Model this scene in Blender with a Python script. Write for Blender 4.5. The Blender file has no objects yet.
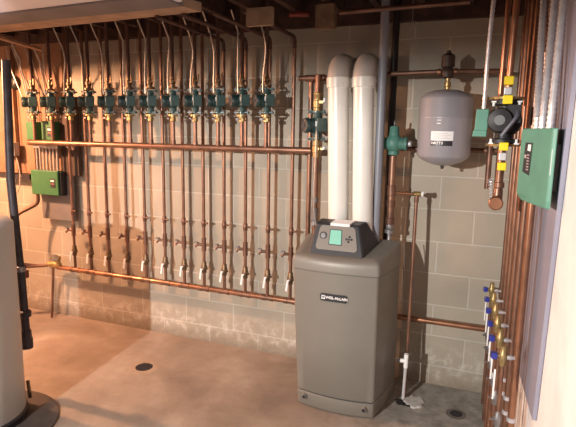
import bpy, bmesh, math, random
from mathutils import Vector, Matrix
random.seed(7)
PI = math.pi
scene = bpy.context.scene
col = scene.collection

# ------------------------------------------------------------------ camera
FPX, YAW, PITCH, ROLL = 505.0, math.radians(21.3), math.radians(9.2), math.radians(1.0)
CAM = Vector((0, -3.2, 1.6))
FW = Vector((-math.sin(YAW) * math.cos(PITCH), math.cos(YAW) * math.cos(PITCH), -math.sin(PITCH)))
r0 = Vector((math.cos(YAW), math.sin(YAW), 0)); u0 = r0.cross(FW)
RT = math.cos(ROLL) * r0 + math.sin(ROLL) * u0
UP = -math.sin(ROLL) * r0 + math.cos(ROLL) * u0
cd = bpy.data.cameras.new('camera'); cam = bpy.data.objects.new('camera', cd); col.objects.link(cam)
cd.sensor_width = 36; cd.lens = 36 * FPX / 576; cd.clip_start = .05
M3 = Matrix((RT, UP, -FW)).transposed()
cam.matrix_world = Matrix.Translation(CAM) @ M3.to_4x4()
scene.camera = cam

def ray(x, y): return FW + RT * ((x - 288) / FPX) - UP * ((y - 213.5) / FPX)
def at(x, y, Y):                       # a measured point on the upright plane Y
    d = ray(x, y); return CAM + d * ((Y - CAM.y) / d.y)
def atz(x, y, z=0.0):                  # a measured point on a level plane
    d = ray(x, y); return CAM + d * ((z - CAM.z) / d.z)

# ------------------------------------------------------------------ materials
MATS = {}
def mat(name, rgb, rough=.5, metal=0.0, noise=0.0, nscale=20.0, bump=0.0, dark=None, emit=None, spec=None, coat=0.0):
    if name in MATS: return MATS[name]
    m = bpy.data.materials.new(name); m.use_nodes = True
    nt = m.node_tree; b = nt.nodes['Principled BSDF']
    b.inputs['Base Color'].default_value = (*rgb, 1); b.inputs['Roughness'].default_value = rough
    b.inputs['Metallic'].default_value = metal
    if coat: b.inputs['Coat Weight'].default_value = coat
    if spec is not None: b.inputs['Specular IOR Level'].default_value = spec
    if noise or bump:
        tc = nt.nodes.new('ShaderNodeTexCoord'); n = nt.nodes.new('ShaderNodeTexNoise')
        n.inputs['Scale'].default_value = nscale; n.inputs['Detail'].default_value = 5
        nt.links.new(tc.outputs['Object'], n.inputs['Vector'])
        if noise:
            cr = nt.nodes.new('ShaderNodeValToRGB')
            d = dark or tuple(c * (1 - noise) for c in rgb)
            cr.color_ramp.elements[0].position = .35; cr.color_ramp.elements[1].position = .65
            cr.color_ramp.elements[0].color = (*d, 1); cr.color_ramp.elements[1].color = (*rgb, 1)
            nt.links.new(n.outputs['Fac'], cr.inputs['Fac']); nt.links.new(cr.outputs['Color'], b.inputs['Base Color'])
        if bump:
            bp = nt.nodes.new('ShaderNodeBump'); bp.inputs['Strength'].default_value = bump; bp.inputs['Distance'].default_value = .003
            nt.links.new(n.outputs['Fac'], bp.inputs['Height']); nt.links.new(bp.outputs['Normal'], b.inputs['Normal'])
    if emit:
        b.inputs['Emission Color'].default_value = (*emit[0], 1); b.inputs['Emission Strength'].default_value = emit[1]
    MATS[name] = m; return m

COP = mat('copper_aged', (.30, .16, .105), .40, .7, .45, 9, dark=(.17, .095, .068))
COPD = mat('copper_dark', (.22, .115, .08), .45, .6, .4, 12)
COPB = mat('copper_bright', (.46, .225, .135), .3, .8, .35, 10)
COPV = mat('copper_shaded', (.12, .06, .045), .6, .4, .4, 12)  # darker copper for the upper runs; the ceiling's shade is in the colour
BRASS = mat('brass', (.52, .38, .17), .33, .75, .35, 40)
BRASSY = mat('brass_yellow', (.42, .31, .14), .4, .6, .3, 60)
TEAL = mat('pump_teal_enamel', (.04, .092, .092), .38, 0, .3, 30, coat=.2)
TEALD = mat('pump_dark_teal', (.016, .045, .046), .42, 0, .2, 30)
SEAFOAM = mat('separator_green', (.075, .21, .17), .5, 0, .25, 30, bump=.2)
GREEN = mat('control_box_green', (.035, .15, .055), .45, 0, .12, 20)
BGREEN = mat('control_box_seafoam', (.10, .275, .205), .42, 0, .1, 15)
BLACK = mat('black_plastic', (.016, .016, .02), .4)
CAST = mat('black_cast_iron', (.018, .018, .022), .5, .2, .4, 40, bump=.3)
IRON = mat('dark_iron_pipe', (.05, .042, .05), .5, .4, .4, 25)
STEEL = mat('galvanised_steel', (.7, .7, .74), .38, .6, .2, 40)
STEELD = mat('dull_steel', (.3, .29, .3), .45, .7, .3, 40)
PVC = mat('white_pvc', (.78, .77, .73), .32, 0, .04, 8)
GPVC = mat('grey_pvc', (.22, .23, .27), .4, 0, .08, 8)
WHITE = mat('white_paint', (.85, .85, .85), .5)
PAPER = mat('paper_label', (.8, .8, .82), .6)
TANKG = mat('tank_grey_paint', (.30, .30, .335), .33, .1, .06, 8, coat=.2)
BOIL = mat('boiler_warm_grey', (.205, .192, .168), .42, .15, .05, 5, coat=.1)
BOILL = mat('boiler_cap_grey', (.215, .202, .18), .45, .1, .05, 5)
CHAR = mat('charcoal_plastic', (.022, .023, .030), .5, 0, .1, 30)
PANELG = mat('panel_grey', (.2, .185, .165), .45)
SCREEN = mat('lcd_green', (.2, .46, .38), .3, emit=((.2, .7, .52), .22))
YEL = mat('yellow_tag', (.9, .7, .01), .45)
BLUE = mat('blue_handle', (.03, .04, .3), .4)
CABLE = mat('armoured_cable', (.5, .47, .44), .4, .6, .2, 60)
WIRE = mat('grey_wire', (.4, .36, .32), .5)
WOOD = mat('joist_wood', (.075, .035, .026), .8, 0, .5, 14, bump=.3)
WOODT = mat('tan_wood', (.42, .29, .2), .7, 0, .25, 10)
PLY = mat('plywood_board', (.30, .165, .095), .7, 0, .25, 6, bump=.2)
GBOARD = mat('grey_board_paint', (.29, .29, .37), .55, 0, .1, 6)
DBOARD = mat('dark_grey_board', (.17, .155, .15), .6, 0, .15, 8)
HEAT = mat('water_heater_enamel', (.5, .49, .47), .4, 0, .04, 4)
DRY = mat('grey_soffit_paint', (.2, .185, .19), .8, 0, .15, 8)
HOLE = mat('drain_black', (.012, .01, .01), .9)
CONCW = mat('pale_mortar', (.55, .53, .5), .9, 0, .3, 30, bump=.5)
LAB = mat('label_black', (.02, .02, .025), .4)
RED = mat('red_pipe_paint', (.25, .05, .045), .5, .2, .3, 10)

def nodes_mat(name):
    m = bpy.data.materials.new(name); m.use_nodes = True
    return m, m.node_tree, m.node_tree.nodes['Principled BSDF']
def N(nt, t, **kw):
    n = nt.nodes.new(t)
    for k, v in kw.items():
        if k in n.inputs: n.inputs[k].default_value = v
        else: setattr(n, k, v)
    return n
def ramp(nt, src, stops):
    r = nt.nodes.new('ShaderNodeValToRGB'); e = r.color_ramp.elements
    while len(e) < len(stops): e.new(.5)
    for i, (p, c) in enumerate(stops):
        e[i].position = p; e[i].color = (*c, 1) if len(c) == 3 else c
    nt.links.new(src, r.inputs['Fac']); return r.outputs['Color']
def mix(nt, fac, a, b, mode='MIX'):
    n = nt.nodes.new('ShaderNodeMix'); n.data_type = 'RGBA'; n.blend_type = mode
    for i, v in ((0, fac), (6, a), (7, b)):
        if hasattr(v, 'is_linked') or hasattr(v, 'links'): nt.links.new(v, n.inputs[i])
        else: n.inputs[i].default_value = v if i == 0 else (*v, 1)
    return n.outputs[2]

# painted concrete block wall
m, nt, b = nodes_mat('painted_block_wall'); WALLM = m
tc = N(nt, 'ShaderNodeTexCoord'); sp = N(nt, 'ShaderNodeSeparateXYZ'); nt.links.new(tc.outputs['Object'], sp.inputs[0])
ax = N(nt, 'ShaderNodeMath', operation='ADD'); nt.links.new(sp.outputs['X'], ax.inputs[0]); ax.inputs[1].default_value = .0452 + .4064 * 20
az = N(nt, 'ShaderNodeMath', operation='ADD'); nt.links.new(sp.outputs['Z'], az.inputs[0]); az.inputs[1].default_value = -.128 + .2032 * 21
cb = N(nt, 'ShaderNodeCombineXYZ'); nt.links.new(ax.outputs[0], cb.inputs[0]); nt.links.new(az.outputs[0], cb.inputs[1])
bk = N(nt, 'ShaderNodeTexBrick', offset=.5, offset_frequency=2)
bk.inputs['Scale'].default_value = 1; bk.inputs['Mortar Size'].default_value = .0055; bk.inputs['Mortar Smooth'].default_value = .35
bk.inputs['Brick Width'].default_value = .4064; bk.inputs['Row Height'].default_value = .2032
bk.inputs['Color1'].default_value = (.42, .37, .30, 1); bk.inputs['Color2'].default_value = (.375, .33, .265, 1); bk.inputs['Mortar'].default_value = (.50, .47, .41, 1)
nt.links.new(cb.outputs[0], bk.inputs['Vector'])
n1 = N(nt, 'ShaderNodeTexNoise', Scale=2.2, Detail=6.0); nt.links.new(tc.outputs['Object'], n1.inputs['Vector'])
n2 = N(nt, 'ShaderNodeTexNoise', Scale=14.0, Detail=8.0, Roughness=.7); nt.links.new(tc.outputs['Object'], n2.inputs['Vector'])
c = mix(nt, .55, bk.outputs['Color'], ramp(nt, n1.outputs['Fac'], [(.3, (.6, .6, .6)), (.7, (1, 1, 1))]), 'MULTIPLY')
# brown damp near the floor, white salts above it
zr = N(nt, 'ShaderNodeMapRange'); zr.inputs['From Min'].default_value = 0; zr.inputs['From Max'].default_value = .5
nt.links.new(sp.outputs['Z'], zr.inputs['Value'])
ad = N(nt, 'ShaderNodeMath', operation='MULTIPLY_ADD'); nt.links.new(n2.outputs['Fac'], ad.inputs[0]); ad.inputs[1].default_value = .5; ad.inputs[2].default_value = -.25
zz = N(nt, 'ShaderNodeMath', operation='ADD'); nt.links.new(zr.outputs[0], zz.inputs[0]); nt.links.new(ad.outputs[0], zz.inputs[1])
white = ramp(nt, zz.outputs[0], [(.12, (0, 0, 0)), (.3, (1, 1, 1)), (.62, (0, 0, 0))])
sel = ramp(nt, n2.outputs['Fac'], [(.48, (0, 0, 0)), (.66, (.85, .85, .85))])
wf = mix(nt, 1.0, white, sel, 'MULTIPLY')
brown = ramp(nt, zz.outputs[0], [(.0, (.75, .75, .75)), (.22, (0, 0, 0))])
c = mix(nt, brown, c, (.19, .15, .11)); c = mix(nt, wf, c, (.62, .58, .52))
nt.links.new(c, b.inputs['Base Color']); b.inputs['Roughness'].default_value = .62
bp = N(nt, 'ShaderNodeBump', Strength=.5, Distance=.006); hh = mix(nt, .25, bk.outputs['Fac'], n2.outputs['Fac'])
inv = N(nt, 'ShaderNodeInvert'); nt.links.new(hh, inv.inputs['Color']); nt.links.new(inv.outputs[0], bp.inputs['Height']); nt.links.new(bp.outputs[0], b.inputs['Normal'])

# concrete floor
m, nt, b = nodes_mat('stained_concrete_floor'); FLOORM = m
tc = N(nt, 'ShaderNodeTexCoord'); sp = N(nt, 'ShaderNodeSeparateXYZ'); nt.links.new(tc.outputs['Object'], sp.inputs[0])
n1 = N(nt, 'ShaderNodeTexNoise', Scale=1.6, Detail=7.0, Distortion=.6); nt.links.new(tc.outputs['Object'], n1.inputs['Vector'])
n2 = N(nt, 'ShaderNodeTexNoise', Scale=9.0, Detail=9.0, Roughness=.7); nt.links.new(tc.outputs['Object'], n2.inputs['Vector'])
base = ramp(nt, n1.outputs['Fac'], [(.32, (.20, .155, .125)), (.55, (.33, .262, .21)), (.72, (.43, .35, .285))])
grey = ramp(nt, n2.outputs['Fac'], [(.3, (.17, .16, .145)), (.6, (.34, .32, .29)), (.8, (.5, .48, .45))])
xr = N(nt, 'ShaderNodeMapRange'); xr.inputs['From Min'].default_value = -.95; xr.inputs['From Max'].default_value = -.3; nt.links.new(sp.outputs['X'], xr.inputs['Value'])
ad = N(nt, 'ShaderNodeMath', operation='MULTIPLY_ADD'); nt.links.new(n1.outputs['Fac'], ad.inputs[0]); ad.inputs[1].default_value = 1.2; ad.inputs[2].default_value = -.6
xx = N(nt, 'ShaderNodeMath', operation='ADD', use_clamp=True); nt.links.new(xr.outputs[0], xx.inputs[0]); nt.links.new(ad.outputs[0], xx.inputs[1])
c = mix(nt, xx.outputs[0], base, grey)
c = mix(nt, .35, c, ramp(nt, n2.outputs['Fac'], [(.35, (.55, .55, .55)), (.6, (1, 1, 1))]), 'MULTIPLY')
nt.links.new(c, b.inputs['Base Color']); b.inputs['Roughness'].default_value = .55
bp = N(nt, 'ShaderNodeBump', Strength=.25, Distance=.004); nt.links.new(n2.outputs['Fac'], bp.inputs['Height']); nt.links.new(bp.outputs[0], b.inputs['Normal'])

WALLW = mat('white_painted_wall', (.88, .85, .84), .7, 0, .14, 5, bump=.6)
CEILW = mat('white_ceiling', (.8, .78, .8), .8)

# ------------------------------------------------------------------ mesh builder
def frame(d):
    d = d.normalized(); a = Vector((0, 0, 1)) if abs(d.z) < .9 else Vector((1, 0, 0))
    x = a.cross(d).normalized(); return x, d.cross(x)
class MB:
    def __init__(s): s.v = []; s.f = []; s.sm = []
    def _add(s, vs, fs, smooth):
        o = len(s.v); s.v += [Vector(v) for v in vs]; s.f += [tuple(i + o for i in f) for f in fs]; s.sm += [smooth] * len(fs)
        return s
    def box(s, c, d, rz=0.0, R=None):
        M = R or Matrix.Rotation(rz, 3, 'Z'); c = Vector(c)
        vs = [c + M @ Vector((sx * d[0] / 2, sy * d[1] / 2, sz * d[2] / 2)) for sz in (-1, 1) for sx, sy in ((-1, -1), (1, -1), (1, 1), (-1, 1))]
        return s._add(vs, [(3, 2, 1, 0), (4, 5, 6, 7), (0, 1, 5, 4), (1, 2, 6, 5), (2, 3, 7, 6), (3, 0, 4, 7)], False)
    def tube(s, pts, r, n=12, cap=True):
        pts = [Vector(p) for p in pts]; rs = r if isinstance(r, (list, tuple)) else [r] * len(pts)
        x = None; vs = []
        for i, p in enumerate(pts):
            t = ((pts[min(i + 1, len(pts) - 1)] - p).normalized() + (p - pts[max(i - 1, 0)]).normalized())
            t.normalize()
            if x is None: x, y = frame(t)
            else:
                x = (x - t * x.dot(t)).normalized(); y = t.cross(x)
            vs += [p + (x * math.cos(2 * PI * k / n) + y * math.sin(2 * PI * k / n)) * rs[i] for k in range(n)]
        fs = [(i * n + k, i * n + (k + 1) % n, (i + 1) * n + (k + 1) % n, (i + 1) * n + k) for i in range(len(pts) - 1) for k in range(n)]
        s._add(vs, fs, True)
        if cap:
            L = (len(pts) - 1) * n
            s._add(vs[:n], [tuple(reversed(range(n)))], False); s._add(vs[L:], [tuple(range(n))], False)
        return s
    def lathe(s, p, d, prof, n=20):                # prof: (height along d, radius)
        p = Vector(p); d = Vector(d).normalized(); x, y = frame(d); vs = []
        for h, r in prof: vs += [p + d * h + (x * math.cos(2 * PI * k / n) + y * math.sin(2 * PI * k / n)) * max(r, 1e-5) for k in range(n)]
        fs = [(i * n + k, i * n + (k + 1) % n, (i + 1) * n + (k + 1) % n, (i + 1) * n + k) for i in range(len(prof) - 1) for k in range(n)]
        s._add(vs, fs, True)
        L = (len(prof) - 1) * n
        s._add(vs[:n], [tuple(reversed(range(n)))], False); s._add(vs[L:], [tuple(range(n))], False)
        return s
    def ball(s, p, r, n=14):
        return s.lathe(p, (0, 0, 1), [(-r * math.cos(PI * i / 8), r * math.sin(PI * i / 8)) for i in range(9)], n)
    def loops(s, loops, smooth=True, cap=True):
        n = len(loops[0]); vs = [v for l in loops for v in l]
        fs = [(i * n + k, i * n + (k + 1) % n, (i + 1) * n + (k + 1) % n, (i + 1) * n + k) for i in range(len(loops) - 1) for k in range(n)]
        s._add(vs, fs, smooth)
        if cap:
            s._add(loops[0], [tuple(reversed(range(n)))], False); s._add(loops[-1], [tuple(range(n))], False)
        return s
    def prism(s, poly, off):
        off = Vector(off); a = [Vector(p) for p in poly]; return s.loops([a, [p + off for p in a]], smooth=False)
    def build(s, name, m, parent=None, bevel=0, loc=None):
        org = Vector(parent['_o']) if parent is not None else (Vector(loc) if loc is not None else Vector((0, 0, 0)))
        me = bpy.data.meshes.new(name); me.from_pydata([tuple(v - org) for v in s.v], [], s.f)
        me.polygons.foreach_set('use_smooth', s.sm)
        bm = bmesh.new(); bm.from_mesh(me); bmesh.ops.remove_doubles(bm, verts=bm.verts, dist=1e-6); bmesh.ops.recalc_face_normals(bm, faces=bm.faces)
        for e in bm.edges:
            if len(e.link_faces) == 2 and e.calc_face_angle(0) > .7: e.smooth = False
        bm.to_mesh(me); bm.free()
        me.materials.append(m); o = bpy.data.objects.new(name, me); col.objects.link(o)
        if parent is not None: o.parent = parent
        else: o.location = org
        o['_o'] = tuple(org)
        if bevel:
            md = o.modifiers.new('bevel', 'BEVEL'); md.width = bevel; md.segments = 2; md.limit_method = 'ANGLE'
        return o
def tag(o, label, cat, group=None, kind=None):
    o['label'] = label; o['category'] = cat
    if group: o['group'] = group
    if kind: o['kind'] = kind
    return o
def thing(name, label, cat, loc, group=None):
    o = bpy.data.objects.new(name, None); col.objects.link(o); o.location = loc; o['_o'] = tuple(loc); o.empty_display_size = .05
    return tag(o, label, cat, group)
def struct(o): o['kind'] = 'structure'; return o
def dup(root, loc, label):
    r = root.copy(); col.objects.link(r); r.location = loc; r['label'] = label; r['_o'] = tuple(loc)
    for ch in list(root.children):
        c = ch.copy(); col.objects.link(c); c.parent = r
        for g in list(ch.children):
            d = g.copy(); col.objects.link(d); d.parent = c
    return r
def bend(pts, R, seg=6):
    """round the corners of a polyline"""
    pts = [Vector(p) for p in pts]; out = [pts[0]]
    for i in range(1, len(pts) - 1):
        a, p, c = pts[i - 1], pts[i], pts[i + 1]; u = (a - p).normalized(); w = (c - p).normalized()
        q = min(R, (a - p).length * .49, (c - p).length * .49); s0, s1 = p + u * q, p + w * q
        for k in range(seg + 1):
            t = k / seg; out.append(s0 * (1 - t) ** 2 + p * 2 * t * (1 - t) + s1 * t * t)
    out.append(pts[-1]); return out
def text_obj(name, body, size, m, parent, loc, rot, extrude=.0006, shear=0):
    cu = bpy.data.curves.new(name, 'FONT'); cu.body = body; cu.size = size; cu.extrude = extrude; cu.align_x = 'CENTER'; cu.align_y = 'CENTER'; cu.shear = shear
    cu.offset = size * .025
    t = bpy.data.objects.new(name, cu); col.objects.link(t)
    bpy.context.view_layer.update()
    me = bpy.data.meshes.new_from_object(t.evaluated_get(bpy.context.evaluated_depsgraph_get()))
    bpy.data.objects.remove(t)
    me.materials.clear(); me.materials.append(m)
    o = bpy.data.objects.new(name, me); col.objects.link(o); o.parent = parent
    o.matrix_local = Matrix.Translation(Vector(loc) - Vector(parent['_o'])) @ rot.to_4x4(); return o
FRONT = Matrix(((1, 0, 0), (0, 0, -1), (0, 1, 0)))          # text plane facing -Y

# ------------------------------------------------------------------ the room
XR = .235
struct(MB().box((-2.4, .06, 1.3), (5.3, .12, 2.6)).build('wall_back', WALLM))
struct(MB().box((XR + .05, -1.72, 1.3), (.1, 3.44, 2.6)).build('wall_right', WALLW))
struct(MB().box((-5.1, -3.0, 1.3), (.1, 6.0, 2.6)).build('wall_left', WALLW))
struct(MB().box((-1.9, -2.95, -.05), (6.5, 6.1, .1)).build('floor', FLOORM))
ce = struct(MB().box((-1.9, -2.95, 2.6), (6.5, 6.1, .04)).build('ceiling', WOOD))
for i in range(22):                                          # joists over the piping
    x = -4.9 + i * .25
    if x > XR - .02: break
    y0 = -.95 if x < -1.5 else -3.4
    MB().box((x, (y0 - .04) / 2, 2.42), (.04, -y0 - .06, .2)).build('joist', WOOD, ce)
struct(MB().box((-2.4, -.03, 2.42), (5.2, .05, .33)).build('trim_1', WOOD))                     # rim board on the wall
# lowered plaster ceiling with grey strip and bare timber edge
struct(MB().box((-3.2, -2.3, 2.225), (3.55, 2.6, .03)).build('trim_2', CEILW))
pA, pB = Vector((-4.4, -.985, 2.2)), Vector((-1.45, -1.16, 2.2))
pC, pD = Vector((-1.45, -.955, 2.2)), Vector((-4.4, -.80, 2.2))
pE, pF = Vector((-1.42, -.83, 2.2)), Vector((-4.4, -.60, 2.2))
struct(MB().prism([pA, pB, pC, pD], (0, 0, .04)).build('trim_3', DRY))
struct(MB().prism([pD, pC, pE, pF], (0, 0, .045)).build('trim_4', WOODT))
# loose wood over the joists' ends
g = at(246, 16, -1.0); MB().box(at(260, 17, -.8), (.14, .03, .085)).build('wood_block', mat('offcut_wood', (.27, .18, .115), .8, 0, .25, 14))
tag(bpy.data.objects['wood_block'], 'pale offcut of wood nailed across the joists beside the soffit end', 'wood block')
wb = MB().box(at(326, 17, -.35), (.11, .05, .13)).build('pipe_blocking', mat('blocking_wood', (.2, .12, .075), .8, 0, .4, 20))
tag(wb, 'rough brown wood blocking on the ceiling above the white vent pipes', 'wood block')
lg = MB().prism([atz(0, 38, 2.14), atz(41, 50, 2.14), atz(42, 52, 2.14), atz(0, 40, 2.14)], (0, 0, .015)).build('ledger_board', PLY)
tag(lg, 'narrow timber ledger under the joists at the far left', 'board')

# ------------------------------------------------------------------ distribution piping
RX = [-3.066, -2.898, -2.721, -2.536, -2.366, -2.190, -2.024, -1.856, -1.690, -1.524, -1.352, -1.183]
PX = [-3.308, -3.123, -2.936, -2.755, -2.575, -2.394, -2.215, -2.030, -1.854, -1.679, -1.503, -1.330]
ORD = ['leftmost', 'second', 'third', 'fourth', 'fifth', 'sixth', 'seventh', 'eighth', 'ninth', 'tenth', 'eleventh', 'rightmost']
def nth(i, what, of): return f'{ORD[i]} {what}' + ('' if i in (0, 11) else ' from the left') + f' {of}'

hd = thing('supply_header', 'thick horizontal copper header below the row of green pumps', 'pipe', (-3.375, -.2, 1.484))
MB().tube([(-3.37, -.2, 1.482), (-1.02, -.2, 1.486)], .0205, 16).build('pipe', COP, hd)
mb = MB().lathe((-3.385, -.2, 1.482), (1, 0, 0), [(0, .012), (.004, .022), (.03, .023), (.032, .021)]); mb.build('end_cap', COPB, hd)
for x in PX[2:]: MB().lathe((x, -.2, 1.50), (0, 0, 1), [(0, .016), (.012, .0155), (.03, .0145)], 12).build('tee_collar', COPD, hd)

h2 = thing('return_header', 'long low copper header the zone return pipes drop into', 'pipe', (-3.2, -.1, .456))
MB().tube([(-3.26, -.1, .455), (-1.0, -.1, .457), (.09, -.1, .459)], .0185, 16).build('pipe', COPB, h2)
for x in RX: 
    MB().lathe((x - .045, -.1, .456), (1, 0, 0), [(0, .0185), (.002, .022), (.026, .022), (.028, .0195), (.062, .0195), (.064, .022), (.088, .022), (.09, .0185)], 14).build('tee_fitting', COP, h2)

# zone return pipes
def make_return(x, run=True):
    t = thing('zone_return_pipe', nth(0, 'copper return pipe', 'with drain valve and white-handled ball valve'), 'pipe', (x, -.1, .456), 'copper zone return pipes on the block wall')
    MB().tube([(x, -.1, .46), (x, -.1, 2.13 if run else 2.58)], .0115, 12).build('pipe', COP, t)
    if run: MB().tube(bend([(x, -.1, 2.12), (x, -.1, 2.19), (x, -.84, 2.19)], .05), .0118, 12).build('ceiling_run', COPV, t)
    MB().lathe((x, -.1, .915), (0, 0, 1), [(0, .0125), (.003, .0155), (.02, .0155), (.024, .018), (.032, .018), (.036, .0155), (.05, .0155), (.053, .0125)], 12).tube([(x, -.1, .943), (x + .035, -.105, .943)], [.009, .007], 8).build('coupling', COPD, t)
    dv = MB().tube([(x, -.1, .74), (x, -.1, .835)], [.0175, .0165], 12).tube([(x - .005, -.1, .785), (x - .04, -.112, .785)], .010, 10).tube([(x - .038, -.108, .795), (x - .062, -.118, .766)], [.008, .0095], 10).build('drain_valve', COPD, t)
    MB().box((x - .052, -.118, .80), (.026, .02, .010)).build('valve_handle', STEELD, dv)
    bv = MB().lathe((x, -.1, .575), (0, 0, 1), [(0, .0145), (.004, .0175), (.02, .0175), (.03, .022), (.05, .022), (.06, .0175), (.08, .0175), (.084, .0145)], 12).tube([(x, -.1, .61), (x + .03, -.104, .61)], .008, 8).build('ball_valve', BRASSD, t)
    MB().prism([(x - .012, -.128, .612), (x + .000, -.128, .605), (x - .012, -.126, .53), (x - .026, -.126, .535)], (0, -.006, 0)).tube([(x, -.1, .605), (x - .004, -.13, .607)], .006, 8).build('lever_handle', PAPER, bv)
    return t
BRASSD = mat('tarnished_brass', (.2, .13, .075), .42, .65, .4, 30)
R0 = make_return(RX[0], False); R8 = None
for i in range(1, 12):
    if i == 8:
        R8 = make_return(RX[8]); R8['label'] = nth(8, 'copper return pipe', 'with drain valve and white-handled ball valve'); continue
    r = dup(R8 if i > 8 else R0, (RX[i], -.1, .456), nth(i, 'copper return pipe', 'with drain valve and white-handled ball valve'))

# zone supply risers through the pumps
def make_riser(x, lower=True):
    t = thing('zone_supply_riser', 'x', 'pipe', (x, -.2, 1.484), 'copper supply risers carrying the green pumps')
    MB().tube([(x, -.2, 1.50), (x, -.2, 1.70)], .0125, 12).build('lower_pipe', COP, t)
    f = MB().lathe((x, -.2, 1.655), (0, 0, 1), [(0, .014), (.004, .019), (.022, .019), (.026, .0165), (.034, .0165), (.036, .034), (.048, .034)], 14).box((x + .018, -.222, 1.67), (.014, .02, .02)).build('isolation_flange', BRASSY, t)
    MB().box((x - .026, -.222, 1.676), (.016, .007, .008)).build('valve_handle', STEELD, f)
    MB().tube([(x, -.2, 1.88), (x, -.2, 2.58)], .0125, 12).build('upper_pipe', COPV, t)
    MB().lathe((x, -.2, 1.877), (0, 0, 1), [(0, .034), (.012, .034), (.014, .018), (.03, .017), (.034, .021), (.056, .021), (.06, .0155), (.08, .0155), (.083, .0125)], 14).tube([(x - .03, -.2, 1.925), (x + .034, -.215, 1.925)], .006, 8).box((x + .036, -.217, 1.944), (.008, .008, .045)).build('top_valve', BRASSD, t)
    return t
S0 = make_riser(PX[0]); S0['label'] = nth(0, 'copper supply riser', 'rising through a green pump to the joists')
for i in range(1, 12): dup(S0, (PX[i], -.2, 1.484), nth(i, 'copper supply riser', 'rising through a green pump to the joists'))

def make_pump(x, y, z, name, label, group, axis=(-.72, -.69, 0), k=1.0, colr=None):
    t = thing(name, label, 'pump', (x, y, z), group); c = Vector((x, y, z)); a = Vector(axis).normalized(); s = Vector((-a.y, a.x, 0)); C1 = colr or TEAL
    z1 = Vector((0, 0, 1))
    MB().lathe(c - a * .028 * k, a, [(0, .02 * k), (.004, .04 * k), (.016, .05 * k), (.036, .052 * k), (.046, .044 * k), (.05, .03 * k)], 20).tube([c - z1 * .078 * k, c - z1 * .045 * k, c, c + z1 * .045 * k, c + z1 * .078 * k], [.023 * k, .026 * k, .036 * k, .026 * k, .023 * k], 14).build('volute', C1, t)
    for sg in (-1, 1):
        fb = MB()
        q = c + z1 * sg * .073 * k
        fb.box(q, (.095 * k, .05 * k, .012 * k), rz=.25).lathe(q - z1 * .006 * k, z1, [(0, .034 * k), (.012 * k, .034 * k)], 16)
        f = fb.build('flange', C1, t, .002)
        for sx in (-1, 1):
            bq = q + Matrix.Rotation(.25, 3, 'Z') @ Vector((sx * .037 * k, 0, 0))
            MB().tube([bq - z1 * .016 * k, bq + z1 * .016 * k], .0065 * k, 6).build('bolt', STEEL, f)
    mt = MB().lathe(c + a * .018 * k, a, [(0, .044 * k), (.010, .044 * k), (.012, .038 * k), (.030 * k, .0375 * k), (.034 * k, .041 * k), (.050 * k, .041 * k), (.056 * k, .036 * k)], 22).build('motor', TEALD, t)
    ec = c + a * (.018 + .056) * k
    cap = MB().lathe(ec, a, [(-.002, .036 * k), (.003, .038 * k), (.004, .031 * k), (.001, .030 * k)], 22)
    for j in range(6):
        w = (s * math.cos(j * PI / 3) + z1 * math.sin(j * PI / 3)); cap.tube([ec + w * .008 * k, ec + w * .032 * k], .0032 * k, 6)
    cap.lathe(ec, a, [(0, .011 * k), (.006, .009 * k)], 12).build('end_cap', mat('dark_cap', (.10, .10, .105), .35, .4), mt)
    tb = c - a * .004 + s * .046 * k * (1 if s.x > 0 else -1)
    ang = math.atan2(s.y, s.x)
    bx = MB().box(tb + z1 * .004, (.034 * k, .06 * k, .072 * k), rz=ang).build('terminal_box', C1, t, .004)
    MB().box(tb + a * .031 * k + z1 * .01, (.02 * k, .002, .026 * k), rz=ang).build('rating_label', PAPER, bx)
    return t
P0 = make_pump(PX[0], -.2, 1.79, 'circulator_pump', 'leftmost small green circulator pump above the left green control box', 'green zone circulators in a row')
for i in range(1, 12): dup(P0, (PX[i], -.2, 1.79), nth(i, 'small green circulator pump', 'of the long row on the wall'))

# armoured whips from each pump up to the joists
def coil(pts, r, pitch=None, n=10):
    """corrugated flexible conduit along a smooth path"""
    P = [Vector(p) for p in pts]; out = []; L = 0; step = .008
    for a, b2 in zip(P, P[1:]):
        m_ = max(1, int((b2 - a).length / step))
        for k in range(m_): out.append(a.lerp(b2, k / m_))
    out.append(P[-1]); return out, [r * (1.0 if i % 2 else .8) for i in range(len(out))]
def curve3(a, b, c, d, n=14):
    a, b, c, d = map(Vector, (a, b, c, d))
    return [a * (1 - t) ** 3 + b * 3 * t * (1 - t) ** 2 + c * 3 * t * t * (1 - t) + d * t ** 3 for t in (k / n for k in range(n + 1))]
tops = [(20, 60), (40, 62), (62, 47), (77, 41), (98, 41), (123, 41), (145.5, 40), (169, 39), (190, 36), (210, 33), (238, 32), (262.5, 30)]
for i, (tx, ty) in enumerate(tops):
    px = PX[i]; top = at(tx, ty, -.3)
    a = Vector((px - .005, -.245, 1.84)); pts = curve3(a, a + Vector((0, -.01, .2)), top - Vector((-.05 if i in (2, 3, 4, 8, 9, 11) else 0, 0, .14)), top)
    pts.append(top + Vector((-.02, -.05, .12)))
    o = MB().tube(pts, .0048, 8).build('armoured_cable', CABLE)
    tag(o, nth(i, 'thin pale cable', 'above the pumps'), 'cable', 'pump cables running up to the joists')

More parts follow.
